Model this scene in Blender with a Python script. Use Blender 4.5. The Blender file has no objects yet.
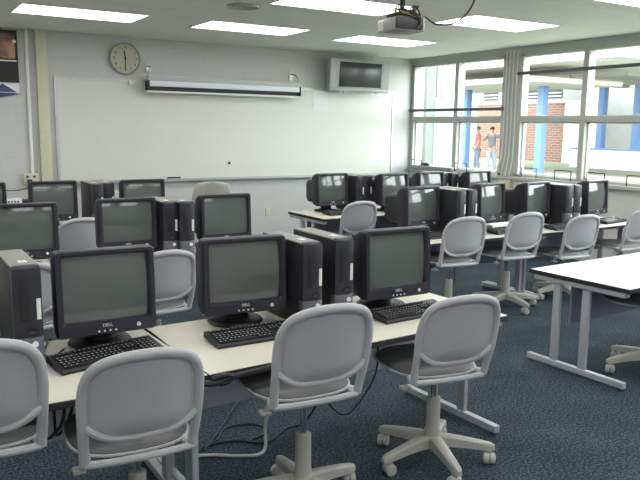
import bpy, bmesh, math, random
from mathutils import Vector, Matrix
random.seed(7)
S = bpy.context.scene
COL = S.collection
PI = math.pi
R = math.radians

# ------------------------------------------------------------------ materials
def mat(name, col, rough=.5, metal=0., spec=.5, noise=0., nscale=40., bump=0., emit=None, estr=0.):
    m = bpy.data.materials.new(name); m.use_nodes = True
    nt = m.node_tree; b = nt.nodes['Principled BSDF']
    b.inputs['Roughness'].default_value = rough
    b.inputs['Metallic'].default_value = metal
    b.inputs['Specular IOR Level'].default_value = spec
    b.inputs['Base Color'].default_value = (*col, 1)
    if noise or bump:
        tc = nt.nodes.new('ShaderNodeTexCoord')
        n = nt.nodes.new('ShaderNodeTexNoise'); n.inputs['Scale'].default_value = nscale; n.inputs['Detail'].default_value = 4
        nt.links.new(tc.outputs['Object'], n.inputs['Vector'])
        if noise:
            r = nt.nodes.new('ShaderNodeMapRange')
            r.inputs['To Min'].default_value = 1-noise; r.inputs['To Max'].default_value = 1+noise
            r.inputs['From Min'].default_value = .3; r.inputs['From Max'].default_value = .7
            nt.links.new(n.outputs['Fac'], r.inputs['Value'])
            mx = nt.nodes.new('ShaderNodeVectorMath'); mx.operation = 'SCALE'
            mx.inputs[0].default_value = col
            nt.links.new(r.outputs['Result'], mx.inputs['Scale'])
            nt.links.new(mx.outputs['Vector'], b.inputs['Base Color'])
        if bump:
            bp = nt.nodes.new('ShaderNodeBump'); bp.inputs['Strength'].default_value = bump; bp.inputs['Distance'].default_value = .004
            nt.links.new(n.outputs['Fac'], bp.inputs['Height']); nt.links.new(bp.outputs['Normal'], b.inputs['Normal'])
    if emit:
        b.inputs['Emission Color'].default_value = (*emit, 1); b.inputs['Emission Strength'].default_value = estr
    return m

def brick_mat(name, c1, c2, mortar, bw, bh, ms, rough, axis, bump=.3, offset=.5):
    """axis: which two object axes map on the brick texture, e.g. 'xz'"""
    m = bpy.data.materials.new(name); m.use_nodes = True
    nt = m.node_tree; b = nt.nodes['Principled BSDF']; b.inputs['Roughness'].default_value = rough
    tc = nt.nodes.new('ShaderNodeTexCoord'); sp = nt.nodes.new('ShaderNodeSeparateXYZ'); cb = nt.nodes.new('ShaderNodeCombineXYZ')
    nt.links.new(tc.outputs['Object'], sp.inputs[0])
    nt.links.new(sp.outputs['XYZ'.index(axis[0].upper())], cb.inputs[0]); nt.links.new(sp.outputs['XYZ'.index(axis[1].upper())], cb.inputs[1])
    t = nt.nodes.new('ShaderNodeTexBrick'); t.offset = offset
    t.inputs['Color1'].default_value = (*c1, 1); t.inputs['Color2'].default_value = (*c2, 1); t.inputs['Mortar'].default_value = (*mortar, 1)
    t.inputs['Scale'].default_value = 1; t.inputs['Mortar Size'].default_value = ms; t.inputs['Mortar Smooth'].default_value = .2
    t.inputs['Brick Width'].default_value = bw; t.inputs['Row Height'].default_value = bh
    nt.links.new(cb.outputs[0], t.inputs['Vector']); nt.links.new(t.outputs['Color'], b.inputs['Base Color'])
    if bump:
        bp = nt.nodes.new('ShaderNodeBump'); bp.invert = True; bp.inputs['Strength'].default_value = bump; bp.inputs['Distance'].default_value = .004
        nt.links.new(t.outputs['Fac'], bp.inputs['Height']); nt.links.new(bp.outputs['Normal'], b.inputs['Normal'])
    return m

def carpet_mat():
    m = bpy.data.materials.new('carpet'); m.use_nodes = True
    nt = m.node_tree; b = nt.nodes['Principled BSDF']; b.inputs['Roughness'].default_value = .95; b.inputs['Specular IOR Level'].default_value = .15
    tc = nt.nodes.new('ShaderNodeTexCoord')
    n = nt.nodes.new('ShaderNodeTexNoise'); n.inputs['Scale'].default_value = 75; n.inputs['Detail'].default_value = 5; n.inputs['Roughness'].default_value = .75
    n2 = nt.nodes.new('ShaderNodeTexNoise'); n2.inputs['Scale'].default_value = 3; n2.inputs['Detail'].default_value = 3
    nt.links.new(tc.outputs['Object'], n.inputs['Vector']); nt.links.new(tc.outputs['Object'], n2.inputs['Vector'])
    ad = nt.nodes.new('ShaderNodeMath'); ad.operation = 'MULTIPLY_ADD'; ad.inputs[1].default_value = .12; 
    nt.links.new(n2.outputs['Fac'], ad.inputs[0]); nt.links.new(n.outputs['Fac'], ad.inputs[2])
    r = nt.nodes.new('ShaderNodeValToRGB')
    r.color_ramp.elements[0].position = .40; r.color_ramp.elements[0].color = (.008, .014, .022, 1)
    r.color_ramp.elements[1].position = .72; r.color_ramp.elements[1].color = (.12, .16, .195, 1)
    e = r.color_ramp.elements.new(.54); e.color = (.026, .038, .050, 1)
    nt.links.new(ad.outputs[0], r.inputs[0]); nt.links.new(r.outputs[0], b.inputs['Base Color'])
    bp = nt.nodes.new('ShaderNodeBump'); bp.inputs['Strength'].default_value = .5; bp.inputs['Distance'].default_value = .004
    nt.links.new(n.outputs['Fac'], bp.inputs['Height']); nt.links.new(bp.outputs['Normal'], b.inputs['Normal'])
    return m

def glass_mat():
    m = bpy.data.materials.new('window_glass'); m.use_nodes = True
    nt = m.node_tree
    for n in list(nt.nodes): nt.nodes.remove(n)
    o = nt.nodes.new('ShaderNodeOutputMaterial'); mx = nt.nodes.new('ShaderNodeMixShader')
    t = nt.nodes.new('ShaderNodeBsdfTransparent'); t.inputs[0].default_value = (.95, .97, .96, 1)
    g = nt.nodes.new('ShaderNodeBsdfGlossy'); g.inputs['Roughness'].default_value = .03
    f = nt.nodes.new('ShaderNodeFresnel'); f.inputs[0].default_value = 1.3
    ge = nt.nodes.new('ShaderNodeNewGeometry'); mu = nt.nodes.new('ShaderNodeMath'); mu.operation = 'MULTIPLY_ADD'; mu.inputs[1].default_value = -1; mu.inputs[2].default_value = 1
    m2 = nt.nodes.new('ShaderNodeMath'); m2.operation = 'MULTIPLY'
    nt.links.new(ge.outputs['Backfacing'], mu.inputs[0]); nt.links.new(mu.outputs[0], m2.inputs[0]); nt.links.new(f.outputs[0], m2.inputs[1])
    nt.links.new(m2.outputs[0], mx.inputs[0]); nt.links.new(t.outputs[0], mx.inputs[1]); nt.links.new(g.outputs[0], mx.inputs[2])
    nt.links.new(mx.outputs[0], o.inputs[0])
    return m

def picture_mat():
    """blurred orange and brown abstract picture"""
    m = bpy.data.materials.new('abstract_print'); m.use_nodes = True
    nt = m.node_tree; b = nt.nodes['Principled BSDF']; b.inputs['Roughness'].default_value = .25
    tc = nt.nodes.new('ShaderNodeTexCoord'); n = nt.nodes.new('ShaderNodeTexNoise'); n.inputs['Scale'].default_value = 5; n.inputs['Detail'].default_value = 3; n.inputs['Distortion'].default_value = .6
    nt.links.new(tc.outputs['Object'], n.inputs['Vector'])
    r = nt.nodes.new('ShaderNodeValToRGB'); cr = r.color_ramp
    cr.elements[0].position = .35; cr.elements[0].color = (.03, .015, .015, 1)
    cr.elements[1].position = .68; cr.elements[1].color = (.42, .16, .06, 1)
    e = cr.elements.new(.5); e.color = (.15, .05, .03, 1)
    nt.links.new(n.outputs['Fac'], r.inputs[0]); nt.links.new(r.outputs[0], b.inputs['Base Color'])
    return m

M = dict(
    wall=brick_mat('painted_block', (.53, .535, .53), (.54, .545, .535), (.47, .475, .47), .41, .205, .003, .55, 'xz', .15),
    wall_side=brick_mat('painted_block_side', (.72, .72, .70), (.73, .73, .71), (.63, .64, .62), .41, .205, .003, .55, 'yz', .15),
    ceiling=brick_mat('ceiling_tile', (.88, .88, .83), (.89, .89, .84), (.95, .95, .92), 1.3, .65, .012, .9, 'xy', .1, 0.),
    carpet=carpet_mat(), glass=glass_mat(), print=picture_mat(),
    cream=mat('cream_paint', (.58, .57, .42), .6, noise=.03),
    frame=mat('window_frame_paint', (.46, .475, .455), .45, noise=.03),
    white=mat('white_paint', (.8, .8, .78), .5),
    board=mat('whiteboard_enamel', (.64, .65, .60), .32, noise=.015, nscale=2),
    alum=mat('brushed_aluminium', (.55, .56, .57), .4, .7),
    trayc=mat('tray_metal', (.42, .43, .42), .45, .4),
    black=mat('black_plastic', (.012, .012, .015), .45, noise=.1, nscale=200),
    charcoal=mat('charcoal_plastic', (.022, .022, .034), .42, noise=.08, nscale=220),
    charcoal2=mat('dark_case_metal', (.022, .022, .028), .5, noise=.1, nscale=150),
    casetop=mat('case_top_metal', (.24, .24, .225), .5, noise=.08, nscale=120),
    grille=mat('grey_grille_plastic', (.11, .11, .135), .45, noise=.15, nscale=400),
    crt=mat('crt_glass', (.105, .12, .114), .07, spec=.7, noise=.03, nscale=6),
    tvglass=mat('tv_glass', (.018, .02, .022), .2),
    silver=mat('silver_plastic', (.33, .34, .34), .4, .2),
    button=mat('button_white', (.75, .77, .78), .35),
    sticker=mat('sticker_paper', (.72, .73, .72), .6),
    key=mat('key_plastic', (.016, .016, .02), .5),
    legend=mat('key_legend', (.55, .56, .6), .6),
    laminate=mat('cream_laminate', (.66, .64, .55), .35, noise=.02, nscale=6),
    whitelam=mat('white_laminate', (.82, .82, .80), .22, noise=.01, nscale=6),
    edge=mat('dark_edge_band', (.022, .022, .025), .5),
    tleg=mat('grey_steel_paint', (.45, .46, .50), .4, .1),
    modesty=mat('slate_panel', (.20, .205, .26), .55, noise=.04, nscale=8),
    modesty2=mat('lavender_grey_panel', (.56, .57, .66), .55, noise=.04, nscale=8),
    shell=mat('light_grey_plastic', (.50, .505, .53), .42, noise=.03, nscale=30),
    shellpanel=mat('grey_back_plastic', (.50, .505, .54), .5, noise=.05, nscale=300),
    seatpad=mat('charcoal_vinyl', (.09, .092, .097), .42, noise=.06, nscale=90, bump=.1),
    base=mat('beige_grey_plastic', (.42, .415, .385), .45, noise=.03, nscale=40),
    caster=mat('caster_plastic', (.45, .45, .43), .4),
    chrome=mat('piston_steel', (.5, .5, .52), .2, 1.),
    greyback=mat('pale_taupe_shell', (.40, .395, .35), .5),
    cablek=mat('black_cable', (.012, .012, .018), .5),
    cablew=mat('white_cable', (.75, .75, .73), .5),
    clockface=mat('clock_face_paper', (.50, .49, .38), .5),
    clockrim=mat('clock_rim', (.36, .36, .31), .4, .2),
    ink=mat('black_ink', (.015, .015, .015), .6),
    lamp=mat('fluorescent_diffuser', (.9, .9, .9), .5, emit=(1., .99, .95), estr=6.0),
    paper=mat('white_paper', (.8, .81, .82), .7),
    screenw=mat('screen_housing_white', (.72, .75, .82), .4),
    grass=mat('lawn_grass', (.15, .175, .11), .9, noise=.25, nscale=1.5),
    concrete=mat('pale_concrete', (.34, .33, .30), .85, noise=.06, nscale=1),
    blue=mat('blue_paint', (.10, .19, .36), .5, noise=.04, nscale=3),
    palewall=mat('pale_wall', (.24, .25, .24), .7, noise=.05, nscale=2),
    greenwall=mat('pale_green_panel', (.12, .14, .13), .7),
    canopy=mat('white_canopy', (.42, .415, .38), .6),
    lightpanel=mat('light_panel', (.17, .195, .185), .7),
    brick=brick_mat('red_brick', (.14, .065, .046), (.17, .09, .065), (.22, .18, .15), .42, .14, .018, .85, 'yz', .2),
    skin=mat('skin', (.22, .13, .09), .55), red=mat('red_cloth', (.32, .06, .05), .8), greycloth=mat('grey_cloth', (.08, .085, .09), .85),
    denim=mat('pale_denim', (.18, .22, .25), .85), hair=mat('brown_hair', (.05, .03, .02), .7), darkdenim=mat('blue_denim', (.10, .13, .18), .85),
    dusk=mat('dark_blue_print', (.04, .06, .16), .5), shoe=mat('shoe_white', (.6, .6, .6), .6),
    rail=mat('dark_blind_rail', (.09, .09, .095), .45),
    beige=mat('beige_plate', (.60, .57, .44), .5),
)

# ------------------------------------------------------------------ mesh helpers
class MB:
    def __init__(s): s.bm = bmesh.new(); s.mi = 0
    def _f(s, vs):
        try:
            f = s.bm.faces.new(vs); f.material_index = s.mi; return f
        except ValueError: return None
    def box(s, x0, x1, y0, y1, z0, z1, bev=0., m=None):
        a = [s.bm.verts.new((x, y, z)) for z in (z0, z1) for y in (y0, y1) for x in (x0, x1)]
        if m is not None:
            for v in a: v.co = m @ v.co
        fs = [s._f([a[i] for i in q]) for q in ((0, 2, 3, 1), (4, 5, 7, 6), (0, 1, 5, 4), (2, 6, 7, 3), (0, 4, 6, 2), (1, 3, 7, 5))]
        if bev:
            es = list({e for f in fs for e in f.edges})
            r = bmesh.ops.bevel(s.bm, geom=es, offset=bev, segments=2, affect='EDGES', profile=.6)
            for f in r['faces']: f.material_index = s.mi
        return s
    def loft(s, loops, caps=True, closed=True):
        L = [[s.bm.verts.new(p) for p in lp] for lp in loops]
        n = len(L[0])
        for a, b in zip(L, L[1:]):
            for i in range(n if closed else n-1):
                s._f([a[i], a[(i+1) % n], b[(i+1) % n], b[i]])
        if caps:
            s._f(L[0][::-1]); s._f(L[-1])
        return s
    def tube(s, pts, r, n=8, ry=None, up=None, caps=True):
        pts = [Vector(p) for p in pts]; loops = []
        prev = None
        for i, p in enumerate(pts):
            t = (pts[min(i+1, len(pts)-1)]-pts[max(i-1, 0)]).normalized()
            if up is not None: a = Vector(up)
            else: a = prev if prev is not None else (Vector((0, 0, 1)) if abs(t.z) < .9 else Vector((1, 0, 0)))
            u = (a - t*a.dot(t)).normalized(); v = t.cross(u)
            prev = u
            rr = r[i] if isinstance(r, (list, tuple)) else r
            r2 = rr if ry is None else ry
            loops.append([p+u*(math.cos(2*PI*k/n)*r2)+v*(math.sin(2*PI*k/n)*rr) for k in range(n)])
        return s.loft(loops, caps)
    def cyl(s, c, r, h, n=20, axis='z', r2=None):
        r2 = r if r2 is None else r2
        c = Vector(c); A = {'x': (Vector((0, 1, 0)), Vector((0, 0, 1)), Vector((1, 0, 0))), 'y': (Vector((0, 0, 1)), Vector((1, 0, 0)), Vector((0, 1, 0))), 'z': (Vector((1, 0, 0)), Vector((0, 1, 0)), Vector((0, 0, 1)))}[axis]
        lp = lambda q, rr: [c+A[2]*q+A[0]*(math.cos(2*PI*k/n)*rr)+A[1]*(math.sin(2*PI*k/n)*rr) for k in range(n)]
        return s.loft([lp(0, r), lp(h, r2)])
    def lathe(s, prof, c=(0, 0, 0), n=24):
        c = Vector(c)
        return s.loft([[c+Vector((math.cos(2*PI*k/n)*r, math.sin(2*PI*k/n)*r, z)) for k in range(n)] for r, z in prof])
    def build(s, name, material, parent=None, smooth=True, loc=None, angle=35):
        bm = s.bm
        bmesh.ops.recalc_face_normals(bm, faces=bm.faces)
        me = bpy.data.meshes.new(name)
        if smooth:
            for f in bm.faces: f.smooth = True
            for e in bm.edges:
                if len(e.link_faces) == 2 and e.calc_face_angle(0) > R(angle): e.smooth = False
                elif len(e.link_faces) != 2: e.smooth = False
        bm.to_mesh(me); bm.free()
        for mm in (material if isinstance(material, (list, tuple)) else [material]): me.materials.append(mm)
        o = bpy.data.objects.new(name, me); COL.objects.link(o)
        if parent: o.parent = parent
        if loc: o.location = loc
        return o

def tag(o, label, cat=None, group=None, kind=None):
    if label: o['label'] = label
    if cat: o['category'] = cat
    if group: o['group'] = group
    if kind: o['kind'] = kind
    return o
def empty(name, loc=(0, 0, 0), rz=0, label=None, cat=None, group=None):
    o = bpy.data.objects.new(name, None); COL.objects.link(o); o.location = loc; o.rotation_euler = (0, 0, rz); o.empty_display_size = .1
    return tag(o, label, cat, group)
def struct(o, label=None):
    o['kind'] = 'structure'
    if label: o['label'] = label
    return o
def copy_tree(o, parent=None):
    c = o.copy(); COL.objects.link(c)
    if parent: c.parent = parent
    for ch in [q for q in bpy.data.objects if q.parent == o and q is not c]: copy_tree(ch, c)
    return c
def text_mesh(txt, size, depth=.001):
    cu = bpy.data.curves.new('t', 'FONT'); cu.body = txt; cu.size = size; cu.extrude = depth; cu.align_x = 'CENTER'; cu.align_y = 'CENTER'
    o = bpy.data.objects.new('t', cu); COL.objects.link(o)
    dg = bpy.context.evaluated_depsgraph_get(); me = bpy.data.meshes.new_from_object(o.evaluated_get(dg))
    bpy.data.objects.remove(o); bpy.data.curves.remove(cu)
    return me
def text_obj(name, txt, size, material, parent, loc, rot, bold=0):
    me = text_mesh(txt, size); me.materials.clear(); me.materials.append(material)
    o = bpy.data.objects.new(name, me); COL.objects.link(o); o.parent = parent; o.location = loc; o.rotation_euler = rot
    return o
def rrect(w, h, r, n=5, cx=0, cz=0, y=0):
    p = []
    for sx, sz, a0 in ((1, 1, 0), (-1, 1, 90), (-1, -1, 180), (1, -1, 270)):
        for k in range(n+1):
            a = R(a0+90*k/n); p.append((cx+sx*(w/2-r)+r*math.cos(a), y, cz+sz*(h/2-r)+r*math.sin(a)))
    return p
def superell(a, b, e, n=40, cx=0, cy=0, z=0):
    p = []
    for k in range(n):
        t = 2*PI*k/n; c, s_ = math.cos(t), math.sin(t)
        p.append((cx+a*math.copysign(abs(c)**(2/e), c), cy+b*math.copysign(abs(s_)**(2/e), s_), z))
    return p
def smooth_path(pts, k=6):
    P = [Vector(p) for p in pts]; out = []
    for i in range(len(P)-1):
        p0, p1, p2, p3 = P[max(i-1, 0)], P[i], P[i+1], P[min(i+2, len(P)-1)]
        for j in range(k):
            t = j/k
            out.append(.5*((2*p1)+(p2-p0)*t+(2*p0-5*p1+4*p2-p3)*t*t+(3*p1-p0-3*p2+p3)*t**3))
    out.append(P[-1]); return out

# ------------------------------------------------------------------ room
XL, XR, YB, YF, HC = -2.2, 7.56, -3.0, 9.45, 2.766
struct(MB().box(XL-.2, XR+.2, YB-.2, YF+.2, -.12, 0).build('floor', M['carpet'], smooth=False))
struct(MB().box(XL-.2, XR+.2, YB-.2, YF+.2, HC, HC+.12).build('ceiling', M['ceiling'], smooth=False))
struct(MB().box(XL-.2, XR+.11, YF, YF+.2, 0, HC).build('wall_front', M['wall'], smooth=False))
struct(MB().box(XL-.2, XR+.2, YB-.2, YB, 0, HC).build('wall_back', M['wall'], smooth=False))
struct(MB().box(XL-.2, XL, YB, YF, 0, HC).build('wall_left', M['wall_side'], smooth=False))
ZS, ZH = 1.0, 2.68
units = [(7.36, 9.42), (4.93, 7.09), (2.50, 4.66), (0.07, 2.23)]
w = MB().box(XR, XR+.11, YB, YF, 0, ZS).box(XR, XR+.11, YB, YF, ZH, HC)
prev = YB
for y0, y1 in sorted(units):
    w.box(XR, XR+.11, prev, y0, ZS, ZH); prev = y1
w.box(XR, XR+.11, prev, YF, ZS, ZH)
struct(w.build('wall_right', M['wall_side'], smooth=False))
struct(MB().box(XR-.075, XR, -1., YF, ZS-.045, ZS, .004).build('trim_1', M['frame']), 'grey window stool along the window wall')
struct(MB().box(1.69, 1.82, YF-.06, YF, 0, HC, .004).build('trim_2', M['cream']), 'cream boxed column beside whiteboard')
struct(MB().box(XR-.03, XR, YB, YF, HC-.09, HC).build('trim_3', M['frame']), 'grey head trim over the windows')
zt0, zt1 = 1.755, 1.835
for i, (y0, y1) in enumerate(units):
    root = empty('window_%d' % (i+1), (XR, (y0+y1)/2, ZS)); struct(root)
    hw = (y1-y0)/2; H = ZH-ZS; ym = (8.35-(y0+y1)/2) if i == 0 else 0.0
    f = MB()
    f.box(-.02, .1, -hw, hw, H-.055, H); f.box(-.02, .1, -hw, hw, 0, .035)
    f.box(-.02, .1, -hw, -hw+.05, 0, H); f.box(-.02, .1, hw-.05, hw, 0, H)
    f.build('window_frame', M['frame'], root)
    MB().box(-.03, .1, ym-.04, ym+.04, .03, H-.05, .004).build('mullion', M['frame'], root)
    MB().box(-.025, .1, -hw+.04, hw-.04, zt0-ZS, zt1-ZS, .004).build('transom', M['frame'], root)
    for a, b in ((-hw+.05, ym-.04), (ym+.04, hw-.05)):
        for c, d in ((.035, zt0-ZS), (zt1-ZS, H-.055)):
            MB().box(.045, .051, a, b, c, d).build('window_pane', M['glass'], root, smooth=False)
            if c < .1:   # lower hopper sash rim
                q = MB(); q.box(.03, .07, a, a+.022, c, d); q.box(.03, .07, b-.022, b, c, d); q.box(.03, .07, a, b, c, c+.022); q.box(.03, .07, a, b, d-.022, d)
                q.build('sash', M['white'], root)
        # wire stay of the hopper sash
        for yy in (b-.28 if i == 0 else b-.36, ):
            MB().tube(smooth_path([(-.05, yy, .0), (-.05, yy, .115), (-.05, yy+.02, .13), (-.05, yy+.24, .13), (-.05, yy+.26, .115), (-.05, yy+.26, 0)], 3), .0065, 6).build('window_stay', M['black'], root)
        if i > 0:
            yy = a+.06
            MB().tube(smooth_path([(-.05, yy, .0), (-.05, yy, .115), (-.05, yy+.02, .13), (-.05, yy+.24, .13), (-.05, yy+.26, .115), (-.05, yy+.26, 0)], 3), .0065, 6).build('window_stay', M['black'], root)
# dark blind rails across each window
for (y0, y1), z, lb in zip(units, (1.935, 2.405, 2.405, 2.405), ('dark rail across the far left window just above its transom', 'dark rail high across the wide window right of the post', 'dark rail across the window right of the frame', 'dark rail across the window nearest the camera')):
    q = MB().box(XR-.06, XR-.03, y0-.02, y1+.02, z-.022, z+.022, .006).build('blind_rail', M['rail']); tag(q, lb, 'blind rail', 'blind rails on the windows')
# post with conduits
struct(MB().box(XR-.02, XR, 7.09, 7.36, ZS-.01, ZH).build('trim_4', M['frame']), 'grey post between the windows')
for k, pts in enumerate([[(7.335, 2.72), (7.335, 2.0), (7.335, 1.5), (7.35, 1.25), (7.41, 1.10), (7.41, .97)],
                         [(7.27, 2.72), (7.27, 2.0), (7.27, 1.4), (7.29, 1.2), (7.33, 1.05), (7.33, .92)],
                         [(7.20, 2.72), (7.20, 2.0), (7.20, 1.4), (7.22, 1.2), (7.25, 1.05), (7.25, .92)],
                         [(7.13, 2.72), (7.13, 2.0), (7.13, 1.4), (7.14, 1.2), (7.17, 1.05), (7.17, .92)]]):
    q = MB().tube(smooth_path([(XR-.035, y, z) for y, z in pts], 5), .010, 8).build('conduit', M['white'])
    tag(q, ['white surface cable duct bulging over the window edge, leftmost on the post', 'white cable duct second from left on the window post', 'white cable duct third from left on the window post', 'white cable duct rightmost on the window post'][k], 'conduit', 'cable ducts on the window post')
q = MB().box(XR-.07, XR, 7.13, 7.36, .76, .95, .01).build('junction_box', M['beige']); tag(q, 'beige junction box at the foot of the white cable ducts', 'junction box')
q = MB().tube([(1.59, YF-.02, 1.02), (1.59, YF-.02, HC)], .02, 10).build('conduit', M['alum']); q.data.materials[0] = M['white']
tag(q, 'straight vertical pipe down to the outlet left of the cream column', 'conduit')

def outlet(loc, label, plug):
    o = empty('wall_outlet', loc, 0, label, 'outlet', 'wall outlets')
    MB().box(-.04, .04, -.008, 0, -.06, .06, .003).build('cover_plate', M['beige'], o)
    MB().box(-.012, .012, -.010, -.007, .015, .04).build('socket', M['ink'] if plug else M['cream'], o)
    MB().box(-.012, .012, -.010, -.007, -.04, -.015).build('socket', M['ink'] if plug else M['cream'], o)
    return o
outlet((4.88, YF, .38), 'small beige outlet on the lower front wall', False)
o = empty('wall_outlet', (1.56, YF, .96), 0, 'double outlet box with black plug at the foot of the vertical pipe', 'outlet', 'wall outlets')
MB().box(-.08, .1, -.05, 0, -.06, .07, .006).build('cover_plate', M['beige'], o)
MB().box(.03, .06, -.053, -.049, .02, .045).build('socket', M['ink'], o); MB().box(-.05, -.02, -.053, -.049, .02, .045).build('socket', M['ink'], o)
q = MB().box(1.52, 1.575, YF-.10, YF-.052, .90, .96, .008).build('power_plug', M['black']); tag(q, 'black plug in the outlet left of the cream column', 'plug')
q = MB().tube(smooth_path([(1.55, YF-.09, .91), (1.56, YF-.09, .84), (1.53, YF-.1, .74), (1.44, YF-.12, .70)]), .007, 6).build('power_cable', M['cablek']); tag(q, 'black cord hanging from the plug to the white router', 'cable')
q = MB().tube(smooth_path([(1.1, YF-.1, .92), (1.25, YF-.06, .84), (1.4, YF-.06, .83), (1.53, YF-.1, .86)]), .005, 6).build('power_cable', M['cablek']); tag(q, 'thin black cord drooping along the wall behind the router', 'cable')

# ------------------------------------------------------------------ front wall things
KB = 1.0
wb = empty('whiteboard', (4.53, YF, 1.56), 0, 'long whiteboard with metal frame and marker tray on the front wall', 'whiteboard')
bw, bh = 5.24, 1.28
MB().box(-bw/2, bw/2, -.018, -.002, -bh/2, bh/2).build('writing_surface', M['board'], wb, smooth=False)
q = MB(); q.box(-bw/2-.02, bw/2+.02, -.028, 0, bh/2, bh/2+.02); q.box(-bw/2-.02, -bw/2+.015, -.028, 0, -bh/2, bh/2); q.box(bw/2-.01, bw/2+.02, -.028, 0, -bh/2, bh/2)
q.build('frame', M['alum'], wb)
q = MB(); q.box(-bw/2, bw/2, -.09, 0, -bh/2-.035, -bh/2-.015, .003); q.box(-bw/2, bw/2, -.09, -.08, -bh/2-.02, -bh/2+.005, .002)
q.build('marker_tray', M['trayc'], wb)
q = MB().box(-.03, .03, -.05, -.028, bh/2-.045, bh/2+.01, .004).build('map_clip', M['alum'], wb, loc=(-1.68, 0, 0))
# eraser, magnet, paper
q = MB().box(3.32, 3.50, YF-.078, YF-.03, .908, .945, .005).build('eraser', M['charcoal2']); tag(q, 'dark felt eraser on the left part of the marker tray', 'eraser')
q = MB().cyl((4.25, YF-.022, 1.12), .018, -.012, 14, 'y').build('magnet', M['ink']); tag(q, 'small round black magnet low on the whiteboard', 'magnet')
q = MB().box(5.64, 5.90, YF-.024, YF-.021, 1.88, 2.19).build('paper_sheet', M['paper']); tag(q, 'white paper sheet posted on the board below the television', 'paper')

# clock
ck = empty('wall_clock', (2.79, YF, 2.49), 0, 'round beige wall clock above the left end of the whiteboard', 'clock')
rr = .205
MB().loft([[(math.cos(a*PI/20)*r, y, math.sin(a*PI/20)*r) for a in range(40)] for r, y in ((rr-.03, 0), (rr, -.012), (rr, -.045), (rr-.018, -.05), (rr-.024, -.036))], caps=False).build('rim', M['clockrim'], ck)
MB().cyl((0, -.034, 0), rr-.02, .03, 40, 'y').build('clock_face', M['clockface'], ck)
for h in range(1, 13):
    a = R(90-30*h); text_obj('numeral', str(h), .042, M['ink'], ck, (math.cos(a)*.145, -.0365, math.sin(a)*.145), (PI/2, 0, 0))
q = MB().box(-.007, .007, -.042, -.038, -.02, .095); hh = q.build('hour_hand', M['ink'], ck); hh.rotation_euler = (0, R(-8), 0)
q = MB().box(-.005, .005, -.045, -.042, -.02, .145); mh = q.build('minute_hand', M['ink'], ck); mh.rotation_euler = (0, R(182), 0)
MB().cyl((0, -.048, 0), .012, .01, 14, 'y').build('hub_cap', M['ink'], ck)

# projection screen
ps = empty('projection_screen', (4.17, YF-.16, 2.19), 0, 'rolled-up projection screen in a long white case above the whiteboard', 'projection screen')
hl = 1.135
MB().box(-hl, hl, -.05, .055, .02, .095, .012).build('case', M['frame'], ps)
MB().box(-hl+.01, hl-.01, -.055, .04, -.045, .025, .006).build('case_front', M['screenw'], ps)
MB().box(-hl+.01, hl-.005, -.02, -.01, -.10, -.04).build('screen_border', M['ink'], ps)
MB().box(-hl-.01, hl+.01, -.03, .015, -.125, -.10, .006).build('weight_bar', M['white'], ps)
for sx in (-1, 1): MB().box(sx*hl-.014, sx*hl+.014, -.058, .058, -.10, .03, .004).build('end_cap', M['ink'], ps)
for sx in (-1, 1):
    MB().tube(smooth_path([(sx*(hl-.02), -.02, .10), (sx*(hl-.02), -.03, .16), (sx*(hl-.05), .0, .20), (sx*(hl-.05), .10, .22), (sx*(hl-.05), .16, .22)], 4), .012, 8).build('hanging_bracket', M['alum'], ps)
    MB().box(sx*(hl-.05)-.03, sx*(hl-.05)+.03, .145, .16, .14, .26, .004).build('wall_plate', M['alum'], ps)

# television on the wall
tv = empty('television', (6.32, YF-.22, 2.19), 0, 'silver flat television with side speakers mounted high at the right of the front wall', 'television')
tv.scale = (.93, 1, .93)
tv.rotation_euler = (R(5), 0, R(-1))
MB().box(-.59, .59, -.05, .05, 0, .52, .02).build('cabinet', M['silver'], tv)
MB().box(-.41, .41, -.058, -.048, .075, .465, .004).build('screen', M['tvglass'], tv)
for sx in (-1, 1):
    q = MB()
    for k in range(14): q.box(sx*.50-.07, sx*.50+.07, -.056, -.05, .06+k*.031, .06+k*.031+.02)
    q.build('speaker_grille', M['silver'], tv)
MB().box(-.57, .57, -.06, -.045, 0, .05, .01).build('lower_trim', M['silver'], tv)
for x in (-.36, -.28, .36): MB().box(x-.02, x+.02, -.04, .0, -.025, .0, .004).build('mount_foot', M['alum'], tv)
for x in (.12, .28): MB().tube([(x, 0, .52), (x, 0, .60), (x+.025, 0, .61)], .008, 6).build('cable_hook', M['alum'], tv)
MB().box(-.2, .2, .05, .20, .15, .38, .01).build('wall_bracket', M['alum'], tv)

# pictures top left
pf = empty('framed_picture', (1.13, YF, 2.46), 0, 'dark framed picture in orange and brown at the top left edge', 'picture')
MB().box(-.36, .36, -.03, 0, -.33, .28, .004).build('frame', M['ink'], pf)
MB().box(-.33, .33, -.034, -.03, -.05, .24).build('print', M['print'], pf)
MB().box(-.34, .34, -.036, -.03, -.085, -.07).build('white_line', M['paper'], pf)
MB().cyl((.325, -.034, .15), .02, -.01, 12, 'y').build('pin', M['button'], pf)
pp = empty('poster', (1.15, YF, 2.03), 0, 'pale poster with dark blue triangle below the framed picture', 'poster')
MB().box(-.34, .34, -.006, 0, -.02, .09).build('sheet', M['paper'], pp)
q = MB(); q.loft([[(.05, -.009, -.015), (.31, -.009, -.015), (.15, -.009, .085)], [(.05, -.006, -.015), (.31, -.006, -.015), (.15, -.006, .085)]]); q.build('triangle_print', M['dusk'], pp)
q = MB(); q.loft([[(-.25, -.012, -.09), (.1, -.012, -.09), (.36, -.012, -.03), (.0, -.012, -.02)], [(-.25, 0, -.09), (.1, 0, -.09), (.36, 0, -.03), (0, 0, -.02)]]); q.build('lower_flap', M['dusk'], pp)

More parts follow.
